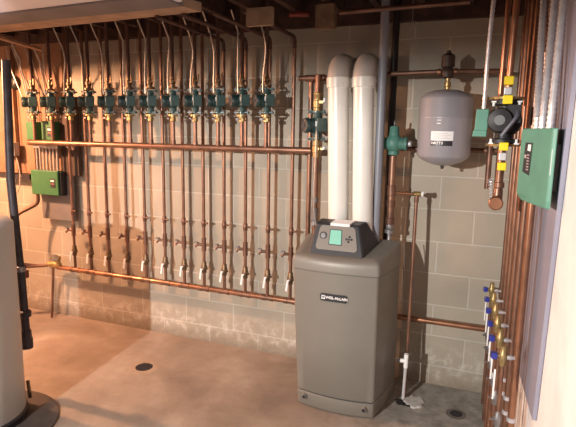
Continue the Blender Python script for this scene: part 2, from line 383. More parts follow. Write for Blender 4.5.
# last far right pipe neighbours: boiler loop riser with its own pump
t = thing('boiler_return_riser', 'copper riser with brass valves and a green pump left of the white vent pipes', 'pipe', (-1.0, -.22, .95))
X3 = at(316, 160, -.22).x
MB().tube([(X3, -.22, .5), (X3, -.22, 1.58)], .0155, 14).build('lower_pipe', COP, t)
MB().tube([(X3, -.22, 1.72), (X3, -.22, 1.94)], .0155, 14).build('upper_pipe', COP, t)
v = MB().lathe((X3, -.22, 1.715), (0, 0, 1), [(0, .036), (.012, .036), (.014, .02), (.03, .02), (.034, .026), (.07, .026), (.074, .02), (.1, .02), (.104, .023), (.12, .023), (.124, .0165)], 16).box((X3 + .03, -.235, 1.78), (.026, .016, .016)).build('upper_valve', BRASSY, t)
MB().box((X3 + .050, -.24, 1.79), (.012, .010, .022)).build('valve_handle', STEELD, v)
v = MB().lathe((X3, -.22, 1.445), (0, 0, 1), [(0, .0165), (.004, .022), (.03, .022), (.034, .026), (.07, .026), (.074, .021), (.108, .021), (.11, .036), (.122, .036)], 16).box((X3 + .033, -.235, 1.50), (.03, .016, .014)).build('lower_valve', BRASSY, t)
MB().box((X3 + .055, -.24, 1.505), (.010, .010, .018)).build('valve_handle', STEELD, v)
MB().lathe((X3, -.22, 1.165), (0, 0, 1), [(0, .0165), (.003, .020), (.03, .020), (.034, .0165)], 14).lathe((X3, -.22, 1.02), (0, 0, 1), [(0, .017), (.004, .026), (.03, .026), (.035, .020), (.07, .020), (.08, .024), (.11, .024), (.114, .017)], 12).build('fitting', STEELD, t)
make_pump(X3, -.22, 1.64, 'circulator_pump', 'green circulator with black motor beside the left white vent pipe', None, axis=(-.72, -.7, 0), k=1.12)
w = MB().tube(curve3((X3 + .012, -.27, 1.67), (X3 + .04, -.3, 1.4), (X3 - .02, -.29, 1.2), (X3 + .035, -.26, 1.0), 20), .005, 8).build('armoured_cable', CABLE)
tag(w, 'armoured cable hanging from the pump beside the white vent pipes to the boiler', 'cable')
X4 = at(308, 160, -.16).x
t = thing('boiler_supply_riser', 'plain tall copper pipe just left of the riser with the boiler pump', 'pipe', (X4, -.13, .9))
MB().tube([(X4, -.13, 0), (X4, -.13, 1.93)], .0155, 14).build('pipe', COP, t)
t = thing('upper_copper_pipe', 'short horizontal copper pipe joining two risers left of the vent elbows', 'pipe', (-1.14, -.15, 1.945))
MB().tube([(at(299, 79, -.17).x, -.17, 1.928), (-.94, -.17, 1.928)], .0155, 14).build('pipe', COPD, t)
MB().lathe((X3 - .03, -.18, 1.928), (1, 0, 0), [(0, .017), (.002, .021), (.06, .021), (.062, .017)], 14).lathe((X4 - .03, -.165, 1.928), (1, 0, 0), [(0, .017), (.002, .021), (.06, .021), (.062, .017)], 14).build('tee_fitting', COPD, t)
t = thing('crossing_copper_pipe', 'horizontal copper pipe crossing the wall above the grey expansion tank', 'pipe', (-.55, -.15, 1.938))
MB().tube([(-.57, -.2, 1.938), (-.27, -.24, 1.938)], .0135, 12).tube([(-.21, -.24, 1.938), (.06, -.2, 1.938)], .0135, 12).build('pipe', COPD, t)
for x in (-.29, -.205): MB().lathe((x - .0, -.24, 1.938), (1, 0, 0), [(0, .014), (.002, .018), (.02, .018), (.022, .014)], 12).build('coupling', COPB, t)

# ------------------------------------------------------------------ boiler
def outline(z, inset=0.0, zf=None, flare=.055):
    k = z / .9
    xc = -.7185 - .028 * k; hw = .230 + .022 * k - inset; yf = -.583 + inset; yb = -.22
    P = []
    R = .022
    for i in range(6):                      # left front corner
        a = PI + (PI / 2) * i / 5; P.append((xc - hw + R + R * math.cos(a), yf + .018 + R + R * math.sin(a)))
    for i in range(1, 12):                  # bowed front
        u = -1 + 2 * i / 12; P.append((xc + (hw - R) * u, yf + .018 - .026 * (1 - u * u)))
    for i in range(6):
        a = -PI / 2 + (PI / 2) * i / 5; P.append((xc + hw - R + R * math.cos(a), yf + .018 + R + R * math.sin(a)))
    for i in range(1, 6):
        u = i / 5; P.append((xc + hw + flare * (1 - (1 - u) ** 1.3) , yf + .04 + (yb - yf - .04) * u))
    for i in range(4): 
        u = (i + 1) / 5; P.append((xc + hw + flare - (2 * (hw + flare)) * u, yb))
    for i in range(5):
        u = 1 - i / 5; P.append((xc - hw - flare * .5 * u, yf + .04 + (yb - yf - .04) * u))
    return [Vector((x, y, (z if zf is None else zf(y, z)))) for x, y in P]
bo = thing('boiler', 'floor-standing warm grey boiler cabinet with charcoal control hood', 'boiler', (-.73, -.4, 0))
MB().loops([outline(.006, .004), outline(.012), outline(.086), outline(.090, .004)]).build('base_panel', BOIL, bo)
MB().loops([outline(0.0, .016), outline(.014, .016)]).build('plinth', BLACK, bo)
MB().loops([outline(.084, .008), outline(.102, .008)]).build('shadow_gap', BLACK, bo)
MB().loops([outline(.097, .003), outline(.101), outline(.45), outline(.826), outline(.829, .003)]).build('cabinet', BOIL, bo)
sl = lambda y, z: z + (y + .55) * .17
MB().loops([outline(.829, .002), outline(.833, -.004), outline(.872, -.004, lambda y, z: z + (y + .55) * .1), outline(.894, .0, sl), outline(.905, .006, sl), outline(.911, .016, sl), outline(.914, .04, sl)]).build('top_cap', BOILL, bo)
for px_, py_ in ((304, 396.5), (363.5, 410.5)):
    p = at(px_, py_, -.588)
    MB().lathe((p.x, -.572, p.z), (0, -1, 0), [(0, .015), (.019, .015), (.0195, .0115), (.015, .0115)], 18).build('screw_recess', BOIL, bo)
    MB().lathe((p.x, -.572, p.z), (0, -1, 0), [(0, .0105), (.0205, .0105)], 16).build('recess_plug', BLACK, bo)
# badge
p = at(333.5, 298.3, -.595); yb_ = -.5925
def rrect(cx, cz, w_, h_, r, y, bow=0, R=None, n=5):
    out = []
    for sx, sz, a0 in ((1, 1, 0), (-1, 1, PI / 2), (-1, -1, PI), (1, -1, 3 * PI / 2)):
        for i in range(n + 1):
            a = a0 + PI / 2 * i / n; out.append(Vector((cx + sx * (w_ / 2 - r) + r * math.cos(a), y, cz + sz * (h_ / 2 - r) + r * math.sin(a))))
    return out
bd = MB().prism(rrect(p.x, p.z, .158, .044, .014, yb_ + .01), (0, -.013, 0)).build('badge', LAB, bo)
text_obj('badge_lettering', 'WEIL-McLAIN', .0212, WHITE, bd, (p.x + .017, yb_ - .0036, p.z), FRONT)
MB().box((p.x - .060, yb_ - .0035, p.z), (.022, .001, .022)).build('badge_emblem', WHITE, bd)
text_obj('emblem_mark', 'W', .02, LAB, bd, (p.x - .060, yb_ - .0045, p.z), FRONT)
# charcoal control hood
FBL, FBR = at(307.0, 252.5, -.53), at(364, 258, -.53); FTL, FTR = at(316.5, 221, -.45), at(359.5, 227, -.45)
BTL, BTR = at(321, 219, -.36), at(367, 223, -.36); BBL, BBR = Vector((-.93, -.24, .965)), at(380.5, 240, -.27)
zb = min(FBL.z, FBR.z) - .012
FBL.z = FBR.z = zb; zt = (FTL.z + FTR.z) / 2; FTL.z = FTR.z = zt; BTL.z = BTR.z = zt + .012; BBR.z = BBL.z = .955
def lerpq(u, v, y=0):
    a = FBL.lerp(FBR, u); c2 = FTL.lerp(FTR, u); return a.lerp(c2, v)
hood = MB()
hv = [FBL, FBR, BBR, BBL, FTL, FTR, BTR, BTL]
hood._add(hv, [(3, 2, 1, 0), (4, 5, 6, 7), (0, 1, 5, 4), (1, 2, 6, 5), (2, 3, 7, 6), (3, 0, 4, 7)], False)
hd_ = hood.build('control_hood', CHAR, bo, .010)
nrm = (FBR - FBL).cross(FTL - FBL).normalized()
if nrm.y > 0: nrm = -nrm
def facerect(u0, u1, v0, v1, rad, lift, th, name, m, parent):
    A = []
    cw = (u1 - u0) / 2; ch = (v1 - v0) / 2; cu, cv = (u0 + u1) / 2, (v0 + v1) / 2
    W_ = (FBR - FBL).length; H_ = (FTL - FBL).length; ru, rv = rad / W_, rad / H_
    for sx, sz, a0 in ((1, 1, 0), (-1, 1, PI / 2), (-1, -1, PI), (1, -1, 3 * PI / 2)):
        for i in range(6):
            a = a0 + PI / 2 * i / 5
            A.append(lerpq(cu + sx * (cw - ru) + ru * math.cos(a), cv + sz * (ch - rv) + rv * math.sin(a)) + nrm * lift)
    return MB().prism(A, nrm * th).build(name, m, parent)
facerect(.12, .9, .2, .93, .022, -.002, .006, 'face_panel', PANELG, hd_)
sc_ = facerect(.37, .60, .38, .80, .004, .004, .0025, 'display_screen', SCREEN, hd_)
facerect(.355, .615, .355, .825, .005, .0035, .0018, 'screen_bezel', CHAR, hd_)
q = lerpq(.225, .62) + nrm * .004
MB().lathe(q, nrm, [(0, .021), (.003, .021), (.004, .017), (.002, .0165)], 20).build('gauge_ring', CHAR, hd_)
MB().lathe(q, nrm, [(0, .0155), (.0035, .015)], 20).lathe(q, nrm, [(.003, .006), (.008, .005)], 10).build('gauge_dial', STEELD, hd_)
q = lerpq(.755, .56) + nrm * .004; eu = (FBR - FBL).normalized(); ev = (FTL - FBL).normalized()
mb = MB()
for du, dv in ((-1, 0), (1, 0), (0, 1), (0, -1)): mb.lathe(q + eu * du * .0145 + ev * dv * .0145, nrm, [(0, .0068), (.004, .0062)], 10)
mb.lathe(q, nrm, [(0, .0055), (.004, .005)], 10).build('keypad', BLACK, hd_)
c0 = (FTL + FTR) / 2
A0, A1 = FTL.lerp(FTR, .34), FTL.lerp(FTR, .78); B0, B1 = FTL.lerp(FTR, .38).lerp(BTL.lerp(BTR, .38), .6), FTL.lerp(FTR, .80).lerp(BTL.lerp(BTR, .80), .6)
up = Vector((0, 0, .004)); fw = Vector((0, -.006, 0))
MB()._add([A0 + fw - Vector((0, 0, .014)) , A1 + fw - Vector((0, 0, .014)), B1 + up, B0 + up, A0 + fw + up, A1 + fw + up, B1 + up * 2.5, B0 + up * 2.5], [(3, 2, 1, 0), (4, 5, 6, 7), (0, 1, 5, 4), (1, 2, 6, 5), (2, 3, 7, 6), (3, 0, 4, 7)], False).build('instruction_card', PAPER, hd_)

# vent pipes
for i, (qb, qt, side) in enumerate((((338.3, 215), (338.3, 86), 'left'), ((362.3, 215), (363.6, 86), 'right'))):
    vb_, vt_ = at(*qb, -.3), at(*qt, -.3); dv_ = (vt_ - vb_).normalized(); vb_ = vb_ - dv_ * ((vb_.z - .95) / dv_.z); zt_ = 1.905; vt_ = vb_ + dv_ * ((zt_ - vb_.z) / dv_.z); xv = vt_.x
    t = thing('vent_pipe', f'{side} one of two thick white plastic vent pipes rising from the boiler', 'vent pipe', tuple(vb_), 'white plastic vent pipes')
    MB().tube([vb_, vt_], .0605, 28).build('pipe', PVC, t)
    MB().lathe(vt_ - dv_ * .05, dv_, [(0, .0610), (.002, .068), (.056, .068), (.058, .061)], 28).build('collar', PVC, t)
    R_ = .09
    arc = [vt_] + [(xv, -.3 + .10 - .10 * math.cos(a), zt_ + R_ * math.sin(a)) for a in [PI / 2 * k / 10 for k in range(1, 11)]] + [(xv, -.01, zt_ + R_)]
    MB().tube(arc, .064, 28).build('elbow', mat('pvc_shaded', (.55, .5, .46), .45, 0, .15, 10), t)  # same white plastic, darkened in colour for the shade under the joists
xg = -.583
t = MB().tube([(xg, -.265, .93), (xg - .003, -.265, 2.58)], .0245, 18).build('grey_conduit_pipe', GPVC)
tag(t, 'grey plastic pipe running floor to ceiling just right of the white vents', 'pipe')
t = MB().tube([(-.558, -.06, 0), (-.558, -.06, 2.58)], .021, 14).build('black_iron_pipe', mat('black_pipe', (.02, .016, .018), .5, .3))
tag(t, 'black pipe behind the grey plastic pipe right of the vents', 'pipe')

# air separator on the supply pipe
xs = at(391.5, 190, -.2).x
t = thing('supply_pipe', 'thick copper pipe dropping from the pale green separator to the boiler top', 'pipe', (xs, -.2, .96))
MB().tube([(xs, -.2, 1.09), (xs, -.2, 1.47)], .0215, 16).build('pipe', COP, t)
MB().lathe((xs, -.2, 1.06), (0, 0, 1), [(0, .018), (.004, .027), (.04, .027), (.045, .0225)], 16).lathe((xs, -.2, 1.17), (0, 0, 1), [(0, .0225), (.003, .0255), (.035, .0255), (.038, .0225)], 16).lathe((xs, -.2, 1.235), (0, 0, 1), [(0, .0225), (.003, .0255), (.06, .0255), (.063, .0225)], 16).build('coupling', COPD, t)
MB().lathe((xs, -.2, .955), (0, 0, 1), [(0, .018), (.01, .013), (.05, .013), (.055, .028), (.075, .028), (.08, .019), (.1, .024), (.12, .018)], 14).build('union', STEELD, t)
xe = at(416.5, 199, -.17).x
arm = MB().tube([(xs, -.2, 1.255), (xe, -.17, 1.25)], .0085, 12).lathe((xs + .075, -.186, 1.253), (1, .3, 0), [(0, .009), (.003, .013), (.018, .013), (.021, .009)], 10).build('branch', COPB, t)
MB().lathe((xe - .022, -.176, 1.252), (1, .25, 0), [(0, .011), (.004, .015), (.05, .014)], 12).build('brass_tee', BRASS, arm)
MB().lathe((xe + .022, -.165, 1.252), (1, .2, 0), [(0, .012), (.003, .017), (.014, .017)], 8).build('white_cap', WHITE, arm)
t = thing('air_separator', 'pale green cast separator on the thick copper pipe right of the grey pipe', 'air separator', (xs, -.2, 1.47))
MB().lathe((xs, -.2, 1.475), (0, 0, 1), [(0, .026), (.004, .031), (.02, .031), (.026, .028), (.034, .040), (.055, .050), (.078, .052), (.10, .044), (.112, .032), (.118, .030), (.162, .026), (.168, .020)], 22).build('body', SEAFOAM, t)
MB().lathe((xs + .03, -.2, 1.542), (1, 0, 0), [(0, .040), (.02, .036), (.03, .034), (.034, .040), (.046, .040), (.05, .02)], 18).build('side_port', SEAFOAM, t)
MB().lathe((xs - .03, -.2, 1.542), (-1, 0, 0), [(0, .036), (.018, .032), (.02, .036), (.03, .036)], 18).build('side_port', SEAFOAM, t)
MB().tube([(xs, -.2, 1.64), (xs, -.2, 1.675)], .006, 8).build('vent_cap', STEELD, t)
MB().lathe((xs + .08, -.2, 1.542), (1, 0, 0), [(0, .018), (.022, .018)], 6).build('plug', STEEL, t)
t = thing('fill_pipe', 'horizontal copper pipe passing behind the grey expansion tank', 'pipe', (-.4, -.12, 1.505))
MB().tube([(xs + .02, -.10, 1.513), (.05, -.10, 1.513)], .0145, 12).build('pipe', COPD, t)
MB().tube([(.012, -.13, 1.30), (.012, -.13, 1.56)], .0155, 12).build('drop_leg', COPD, t)
MB().lathe((-.02, -.10, 1.513), (1, 0, 0), [(0, .0155), (.003, .0195), (.05, .0195), (.053, .0155)], 12).build('coupling', COP, t)

# relief pipe to the floor
xa, xb = at(413, 200, -.17), at(408.5, 392, -.19)
t = thing('relief_pipe', 'slim copper pipe dropping from the white-capped tee to broken concrete', 'pipe', (xe, -.17, 0))
MB().tube([(xe, -.17, 1.245), (xe + .004, -.235, .0)], .0105, 12).build('pipe', COP, t)
MB().lathe((xe, -.17, 1.20), (0, 0, 1), [(0, .011), (.002, .0135), (.03, .0135)], 12).build('coupling', COPD, t)
xw = at(406, 361, -.26)
t = thing('condensate_line', 'white plastic condensate tee and tube beside the boiler foot', 'pipe', (xw.x, -.24, 0))
MB().tube([(xw.x - .004, -.27, .0), (xw.x, -.26, xw.z)], .0095, 12).build('tube', mat('grey_white_tube', (.5, .49, .49), .4), t)
MB().tube([(xw.x, -.26, xw.z - .042), (xw.x, -.26, xw.z + .045)], .0135, 12).tube([(xw.x, -.26, xw.z), (xw.x - .035, -.265, xw.z)], .0125, 12).build('tee', WHITE, t)
MB().tube([(xw.x - .03, -.265, xw.z), (xw.x - .06, -.268, xw.z)], .007, 10).build('hose_barb', GPVC, t)
w = MB().tube(curve3((at(403.5, 243, -.26)), at(405.5, 262, -.28), at(402.5, 285, -.28), at(402, 305, -.28), 14), .003, 8).build('sensor_cable', mat('cable_dark', (.12, .11, .1), .5))
tag(w, 'thin grey cable hanging down the right side of the boiler', 'cable')

# broken concrete round the relief pipe
def blob(cx, cy, rx, ry, z, h, seed, n=22, irr=.25):
    rnd = random.Random(seed); P = []
    for k in range(n):
        a = 2 * PI * k / n; q = 1 + irr * (rnd.random() - .5) * 2; P.append(Vector((cx + rx * q * math.cos(a), cy + ry * q * math.sin(a), z)))
    c_ = Vector((cx, cy, 0))
    return MB().loops([P, [Vector((c_.x + (p.x - cx) * .9, cy + (p.y - cy) * .9, z + h)) for p in P]], smooth=False)
o = blob(-.30, -.275, .06, .07, .0, .008, 3).build('mortar_patch', CONCW); tag(o, 'lump of pale broken mortar on the floor at the slim copper pipe', 'concrete patch')
o = blob(-.36, -.31, .05, .04, .0005, .003, 5).build('floor_hole', HOLE); tag(o, 'ragged dark hole in the floor beside the pale mortar lump', 'hole')

# floor drains
def drain(x, y, r, label, group=None, ring=None):
    t = thing('floor_drain', label, 'drain', (x, y, 0), group)
    MB().lathe((x, y, 0), (0, 0, 1), [(0, r * 1.7), (.0015, r * 1.55), (.002, r * 1.1)], 28).build('mortar_ring', ring or mat('drain_ring', (.36, .27, .2), .8, 0, .2, 20), t)
    mb = MB().lathe((x, y, .0018), (0, 0, 1), [(0, r), (.0022, r * .97)], 28); mb.build('sump', HOLE, t)
    mb = MB()
    for k in range(-3, 4):
        w_ = math.sqrt(max(0, 1 - (k / 4) ** 2)) * r * .92; mb.box((x, y + k * r / 4, .005), (2 * w_, r * .09, .002))
    mb.build('grate', IRON, t); return t
drain(-2.067, -.545, .058, 'round floor drain with dark grate in the tan floor left of the boiler')
drain(-.057, -.314, .034, 'small dark floor drain in the grey floor right of the boiler', ring=mat('damp_ring', (.15, .13, .12), .7, 0, .3, 30))

# ------------------------------------------------------------------ expansion tank
tx_ = -.23; ty_ = -.25
t = thing('expansion_tank', 'grey cylindrical expansion tank hanging under the horizontal pipe', 'tank', (tx_, ty_, 1.84))
r_ = .142; zT = 1.80; zB = 1.485
MB().lathe((tx_, ty_, 0), (0, 0, 1), [(zB - .058, .012), (zB - .052, .05), (zB - .035, .10), (zB - .012, .132), (zB, r_), ((zB + zT) / 2 + .04, r_), ((zB + zT) / 2 + .043, r_ + .0015), ((zB + zT) / 2 + .048, r_ + .0015), ((zB + zT) / 2 + .051, r_), (zT - .012, r_), (zT, .138), (zT + .02, .115), (zT + .036, .07), (zT + .042, .02)], 44).build('shell', TANKG, t)
MB().lathe((tx_, ty_, 0), (0, 0, 1), [(zT + .04, .014), (zT + .055, .014), (zT + .058, .018), (zT + .08, .018), (zT + .083, .012), (zT + .115, .012)], 14).build('neck', BRASS, t)
MB().lathe((tx_, ty_, 0), (0, 0, 1), [(zB - .075, .008), (zB - .055, .011)], 10).build('air_valve', LAB, t)
def wrap(a0, a1, z0, z1, rr, name, m, parent, n=10):
    o_ = []; i_ = []
    A = [a0 + (a1 - a0) * k / n for k in range(n + 1)]
    lo = [Vector((tx_ + rr * math.cos(a), ty_ + rr * math.sin(a), z0)) for a in A]; hi = [Vector((v_.x, v_.y, z1)) for v_ in lo]
    vs = lo + hi; fs = [(k, k + 1, n + 2 + k, n + 1 + k) for k in range(n)]
    return MB()._add(vs, fs, True).build(name, m, parent)
tocam = math.atan2(CAM.y - ty_, CAM.x - tx_); ca = tocam - .07
wl = wrap(ca - .42, ca + .40, 1.567, 1.616, r_ + .0012, 'paper_label', PAPER, t)
bl = wrap(ca - .42, ca + .38, 1.540, 1.567, r_ + .0012, 'brand_strip', LAB, t)
Mz = Matrix.Rotation(ca + PI / 2, 3, 'Z')
a_ = ca - .16
for j, ch in enumerate('WATTS'):
    aa = ca - .34 + j * .085
    text_obj('strip_lettering', ch, .019, WHITE, bl, (tx_ + (r_ + .0022) * math.cos(aa), ty_ + (r_ + .0022) * math.sin(aa), 1.5535), Matrix.Rotation(aa + PI / 2, 3, 'Z') @ FRONT, shear=.2)
for k in range(4):
    wrap(ca - .34, ca + .30 - (k % 2) * .1, 1.577 + k * .009, 1.579 + k * .009, r_ + .0016, 'print_line', mat('print_grey', (.42, .42, .44), .6), wl)
wrap(ca - .22, ca - .08, 1.655, 1.660, r_ + .0012, 'sticker', PAPER, t); wrap(ca - .22, ca - .06, 1.672, 1.676, r_ + .0012, 'sticker', PAPER, t)
t = thing('air_vent', 'dark brass air vent body on the pipe above the expansion tank', 'air vent', (tx_ - .005, -.24, 1.93))
MB().lathe((tx_ - .005, -.24, 1.90), (0, 0, 1), [(0, .018), (.006, .030), (.03, .036), (.05, .030), (.058, .024), (.062, .036), (.12, .036), (.13, .025), (.135, .012), (.15, .012)], 18).build('body', mat('dark_bronze', (.06, .04, .035), .5, .4, .3, 20), t)

# ------------------------------------------------------------------ right wall pipes
PY = [-.12, -.31, -.50, -.69, -.875, -1.06]; PXR = [.134 + (-.1 - y) * .0406 for y in PY]
ORD2 = ['farthest', 'second farthest', 'third farthest', 'third nearest', 'second nearest', 'nearest']
for i, (x, y) in enumerate(zip(PXR, PY)):
    t = thing('baseboard_loop_pipe', f'{ORD2[i]} of six floor-to-ceiling copper pipes along the white right wall', 'pipe', (x, y, 0), 'copper pipes along the right wall')
    MB().tube([(x, y, 0), (x, y, 2.58)], .0118 + .0006 * i, 14).build('pipe', COPB if i == 5 else COP, t)
    for zc in (.36, .43): MB().lathe((x, y, zc), (0, 0, 1), [(0, .0145), (.002, .0185), (.018, .0185), (.02, .0145)], 14).build('coupling', STEEL if i > 2 else COPD, t)
    bz = .72; bx = x - .052
    vb = MB().lathe((bx, y - .01, bz - .05), (0, 0, 1), [(0, .009), (.004, .0125), (.02, .0125), (.026, .017), (.055, .017), (.062, .0125), (.085, .012), (.088, .009)], 14).lathe((bx, y - .01, bz - .005), (-1, -.2, 0), [(.01, .009), (.03, .009)], 10).build('drain_valve', BRASSY, t)
    MB().lathe((bx, y - .01, bz - .01), (1, .1, 0), [(0, .008), (.018, .0105), (.032, .0105), (.036, .008), (.05, .008)], 10).build('union', STEEL, vb)
    MB().box((bx - .034, y - .018, bz - .006), (.022, .026, .026), rz=.2).build('square_handle', BLUE, vb, .003)
    tg = MB().prism([(bx - .030, y - .03, bz - .06), (bx - .023, y - .03, bz - .06), (bx - .024, y - .03, bz - .19), (bx - .030, y - .03, bz - .19)], (0, -.0025, 0)).build('white_tag', WHITE, vb)
    MB().tube([(bx, y - .01, .0), (bx, y - .01, bz - .045)], .0085, 10).build('drop_pipe', COP, t)
    MB().lathe((bx, y - .01, .40), (0, 0, 1), [(0, .009), (.003, .013), (.02, .014), (.03, .0165), (.045, .0165), (.055, .013), (.07, .009)], 12).tube([(bx, y - .01, .44), (bx - .028, y - .03, .44)], .006, 8).build('lower_valve', STEELD, t)

# grey painted board on the right wall
bdp = [Vector((XR - .002, -.66, .477)), Vector((XR - .002, -1.33, .60)), Vector((XR - .002, -1.50, 2.3)), Vector((XR - .002, -.60, 2.3))]
o = MB().prism(bdp, (-.014, 0, 0)).build('mounting_board', GBOARD); tag(o, 'tall blue-grey painted board on the white right wall behind the green box', 'board')

# right control box
A, B, C = (.108, -1.19), (.142, -1.29), (.182, -1.43)
def pl(z, s=0.0, cut=0.0):
    return [Vector((.197, -1.19, z)), Vector((A[0] + cut, A[1] - cut, z)), Vector((B[0], B[1], z)), Vector((C[0], C[1] + cut * .3, z)), Vector((.197, -1.437, z))]
t = thing('zone_control_box', 'seafoam green control box with black indicator label on the blue-grey board', 'control box', (XR - .02, -1.35, 1.42))
za = at(533, 203, -1.3).z; 
MB().box((.207, -1.30, 1.5), (.024, .16, .15)).build('back_plate', BLACK, t)
bx = MB().loops([pl(za - .002, cut=.016), pl(za + .022), pl(1.618), pl(1.626, cut=.004)], smooth=False).build('cover', BGREEN, t, .004)
def onb(u, v, lift=.0015):
    a = Vector((A[0], A[1], 0)); b_ = Vector((B[0], B[1], 0)); n_ = (b_ - a).cross(Vector((0, 0, 1))).normalized()
    if n_.x > 0: n_ = -n_
    p_ = a.lerp(b_, u) + n_ * lift; return Vector((p_.x, p_.y, v))
lb = MB()._add([onb(.38, 1.475), onb(.93, 1.465), onb(.98, 1.577), onb(.44, 1.577)], [(0, 1, 2, 3)], False).build('indicator_label', LAB, t)
MB()._add([onb(.66, 1.55, .0022), onb(.9, 1.548, .0022), onb(.91, 1.571, .0022), onb(.68, 1.571, .0022)], [(0, 1, 2, 3)], False).build('logo_print', WHITE, lb)
mb = MB()
for k in range(6): mb._add([onb(.66, 1.483 + k * .010, .0022), onb(.84, 1.482 + k * .010, .0022), onb(.84, 1.486 + k * .010, .0022), onb(.66, 1.487 + k * .010, .0022)], [(0, 1, 2, 3)], False)
mb._add([onb(.46, 1.523, .0022), onb(.62, 1.523, .0022), onb(.62, 1.535, .0022), onb(.46, 1.535, .0022)], [(0, 1, 2, 3)], False)
mb.build('indicator_print', mat('print_pink', (.4, .33, .33), .6), lb)
MB()._add([Vector((C[0] + .003, C[1] - .002, 1.48)), Vector((C[0] + .012, C[1] - .0045, 1.48)), Vector((C[0] + .012, C[1] - .0045, 1.56)), Vector((C[0] + .003, C[1] - .002, 1.56))], [(0, 1, 2, 3)], False).build('side_sticker', mat('pale_sticker', (.4, .48, .45), .5), t)
# flexible conduits above the box
for i, (x0, y0, x1, y1, lab) in enumerate((((.150, -1.27, .150, -1.00, 'farthest')), (.163, -1.31, .178, -1.16, 'middle'), (.180, -1.37, .196, -1.27, 'nearest'))):
    pts, rs = coil(curve3((x0, y0, 1.618), (x0, y0, 1.75), (x1, y1, 1.9), (x1, y1 + (.02 * i), 2.58), 10), .0135)
    o = MB().tube(pts, rs, 12).build('flexible_conduit', STEEL)
    tag(o, f'{lab} of three flexible metal conduits rising from the seafoam control box', 'conduit', 'flexible conduits above the seafoam box')

# large black circulator with yellow tags
bx_, by_ = .0575, -.9; K = 2.3 / 2.0
def zk(z): return 1.6 + (z - 1.6) * K
cx = bx_; 
t = thing('large_circulator', 'large black flanged circulator with brass flanges and white bolts', 'pump', (cx, by_, 1.66))
ztf, zbf = zk(1.725), zk(1.572)
MB().lathe((cx, by_, ztf - .055), (0, 0, 1), [(0, .034), (.03, .036), (.036, .062), (.052, .062)], 20).lathe((cx, by_, zbf - .0), (0, 0, 1), [(0, .062), (.016, .062), (.02, .036), (.05, .034)], 20).lathe((cx + .005, by_ + .03, (ztf + zbf) / 2), (0, -1, 0), [(-.02, .03), (0, .056), (.03, .062), (.055, .056), (.07, .035)], 22).build('volute', CAST, t)
mt = MB().lathe((cx - .012, by_ - .03, (ztf + zbf) / 2 + .004), (-.15, -1, 0), [(0, .046), (.012, .050), (.05, .050), (.062, .044), (.068, .02)], 22).box((cx + .03, by_ - .055, (ztf + zbf) / 2 + .03), (.05, .05, .07)).build('motor', BLACK, t)
MB().tube(curve3((cx + .03, by_ - .06, ztf - .04), (cx + .06, by_ - .1, ztf - .06), (cx + .03, by_ - .1, zbf + .1), (cx - .01, by_ - .09, zbf + .03), 12), .008, 8).build('wiring_sleeve', mat('sleeve_dark', (.09, .09, .12), .5), mt)
for zf_, nm in ((ztf, 'upper_flange'), (zbf - .012, 'lower_flange')):
    f = MB().lathe((cx, by_, zf_), (0, 0, 1), [(0, .066), (.010, .068), (.012, .03)], 24).build(nm, BRASS, t)
    for sx in (-1, 1):
        zz_ = zf_ - .02 if zf_ == ztf else zf_ + .018
        MB().tube([(cx + sx * .048, by_ - .045, zz_ - .008), (cx + sx * .048, by_ - .045, zz_ + .012)], .0055, 8).box((cx + sx * .048, by_ - .045, zz_ + .0105 * (1 if zf_ == ztf else -.6)), (.018, .018, .006)).build('bolt', WHITE, f)
t2 = thing('circulator_riser', 'copper pipe through the large black circulator ending in a capped elbow', 'pipe', (cx, by_, 1.3))
MB().tube([(cx + .003, by_, ztf), (cx + .003, by_, zk(1.80))], .0145, 14).tube([(cx + .003, by_, zk(1.79)), (cx + .012, by_, 2.58)], .0135, 14).build('upper_pipe', COPB, t2)
ze = zk(1.362)
MB().tube([(cx - .002, by_, zbf - .01), (cx - .004, by_, ze + .02)], .0165, 14).build('lower_pipe', COP, t2)
MB().lathe((cx - .002, by_, ze + .055), (0, 0, 1), [(0, .0175), (.003, .021), (.022, .021), (.025, .0175)], 14).tube([(cx - .004, by_, ze + .05), (cx - .005, by_ - .004, ze + .015), (cx - .008, by_ - .02, ze), (cx - .010, by_ - .05, ze - .004)], [.019, .021, .022, .023], 16).build('elbow', COP, t2)
MB().lathe((cx - .010, by_ - .045, ze - .004), (0, -1, 0), [(0, .024), (.004, .029), (.018, .029), (.022, .024)], 22).build('end_cap', COPB, t2)
for nm, zc, m_, sz in (('yellow_tag', zk(1.79), YEL, (.036, .034, .034)), ('yellow_tag', zk(1.722), YEL, (.036, .034, .034)), ('steel_band', zk(1.755), STEEL, (.030, .03, .032)),
                       ('yellow_tag', zk(1.562), YEL, (.034, .034, .032)), ('steel_band', zk(1.525), STEEL, (.030, .03, .032)), ('yellow_tag', zk(1.49), YEL, (.034, .034, .032))):
    dy = -.012 if nm == 'steel_band' else -.02
    MB().box((cx + .002, by_ + dy - (.05 if zc in (zk(1.722), zk(1.562)) else 0), zc), sz).build(nm, m_, t2, .003)
x2 = at(502.5, 60, -.75).x
o = MB().tube(bend([(cx - .02, -.74, ztf + .01), (x2 + .003, -.75, ztf + .03), (x2 + .008, -.75, 2.58)], .02), .011, 12).build('slim_copper_pipe', COPB)
tag(o, 'slimmer copper pipe rising just left of the yellow-tagged riser', 'pipe')

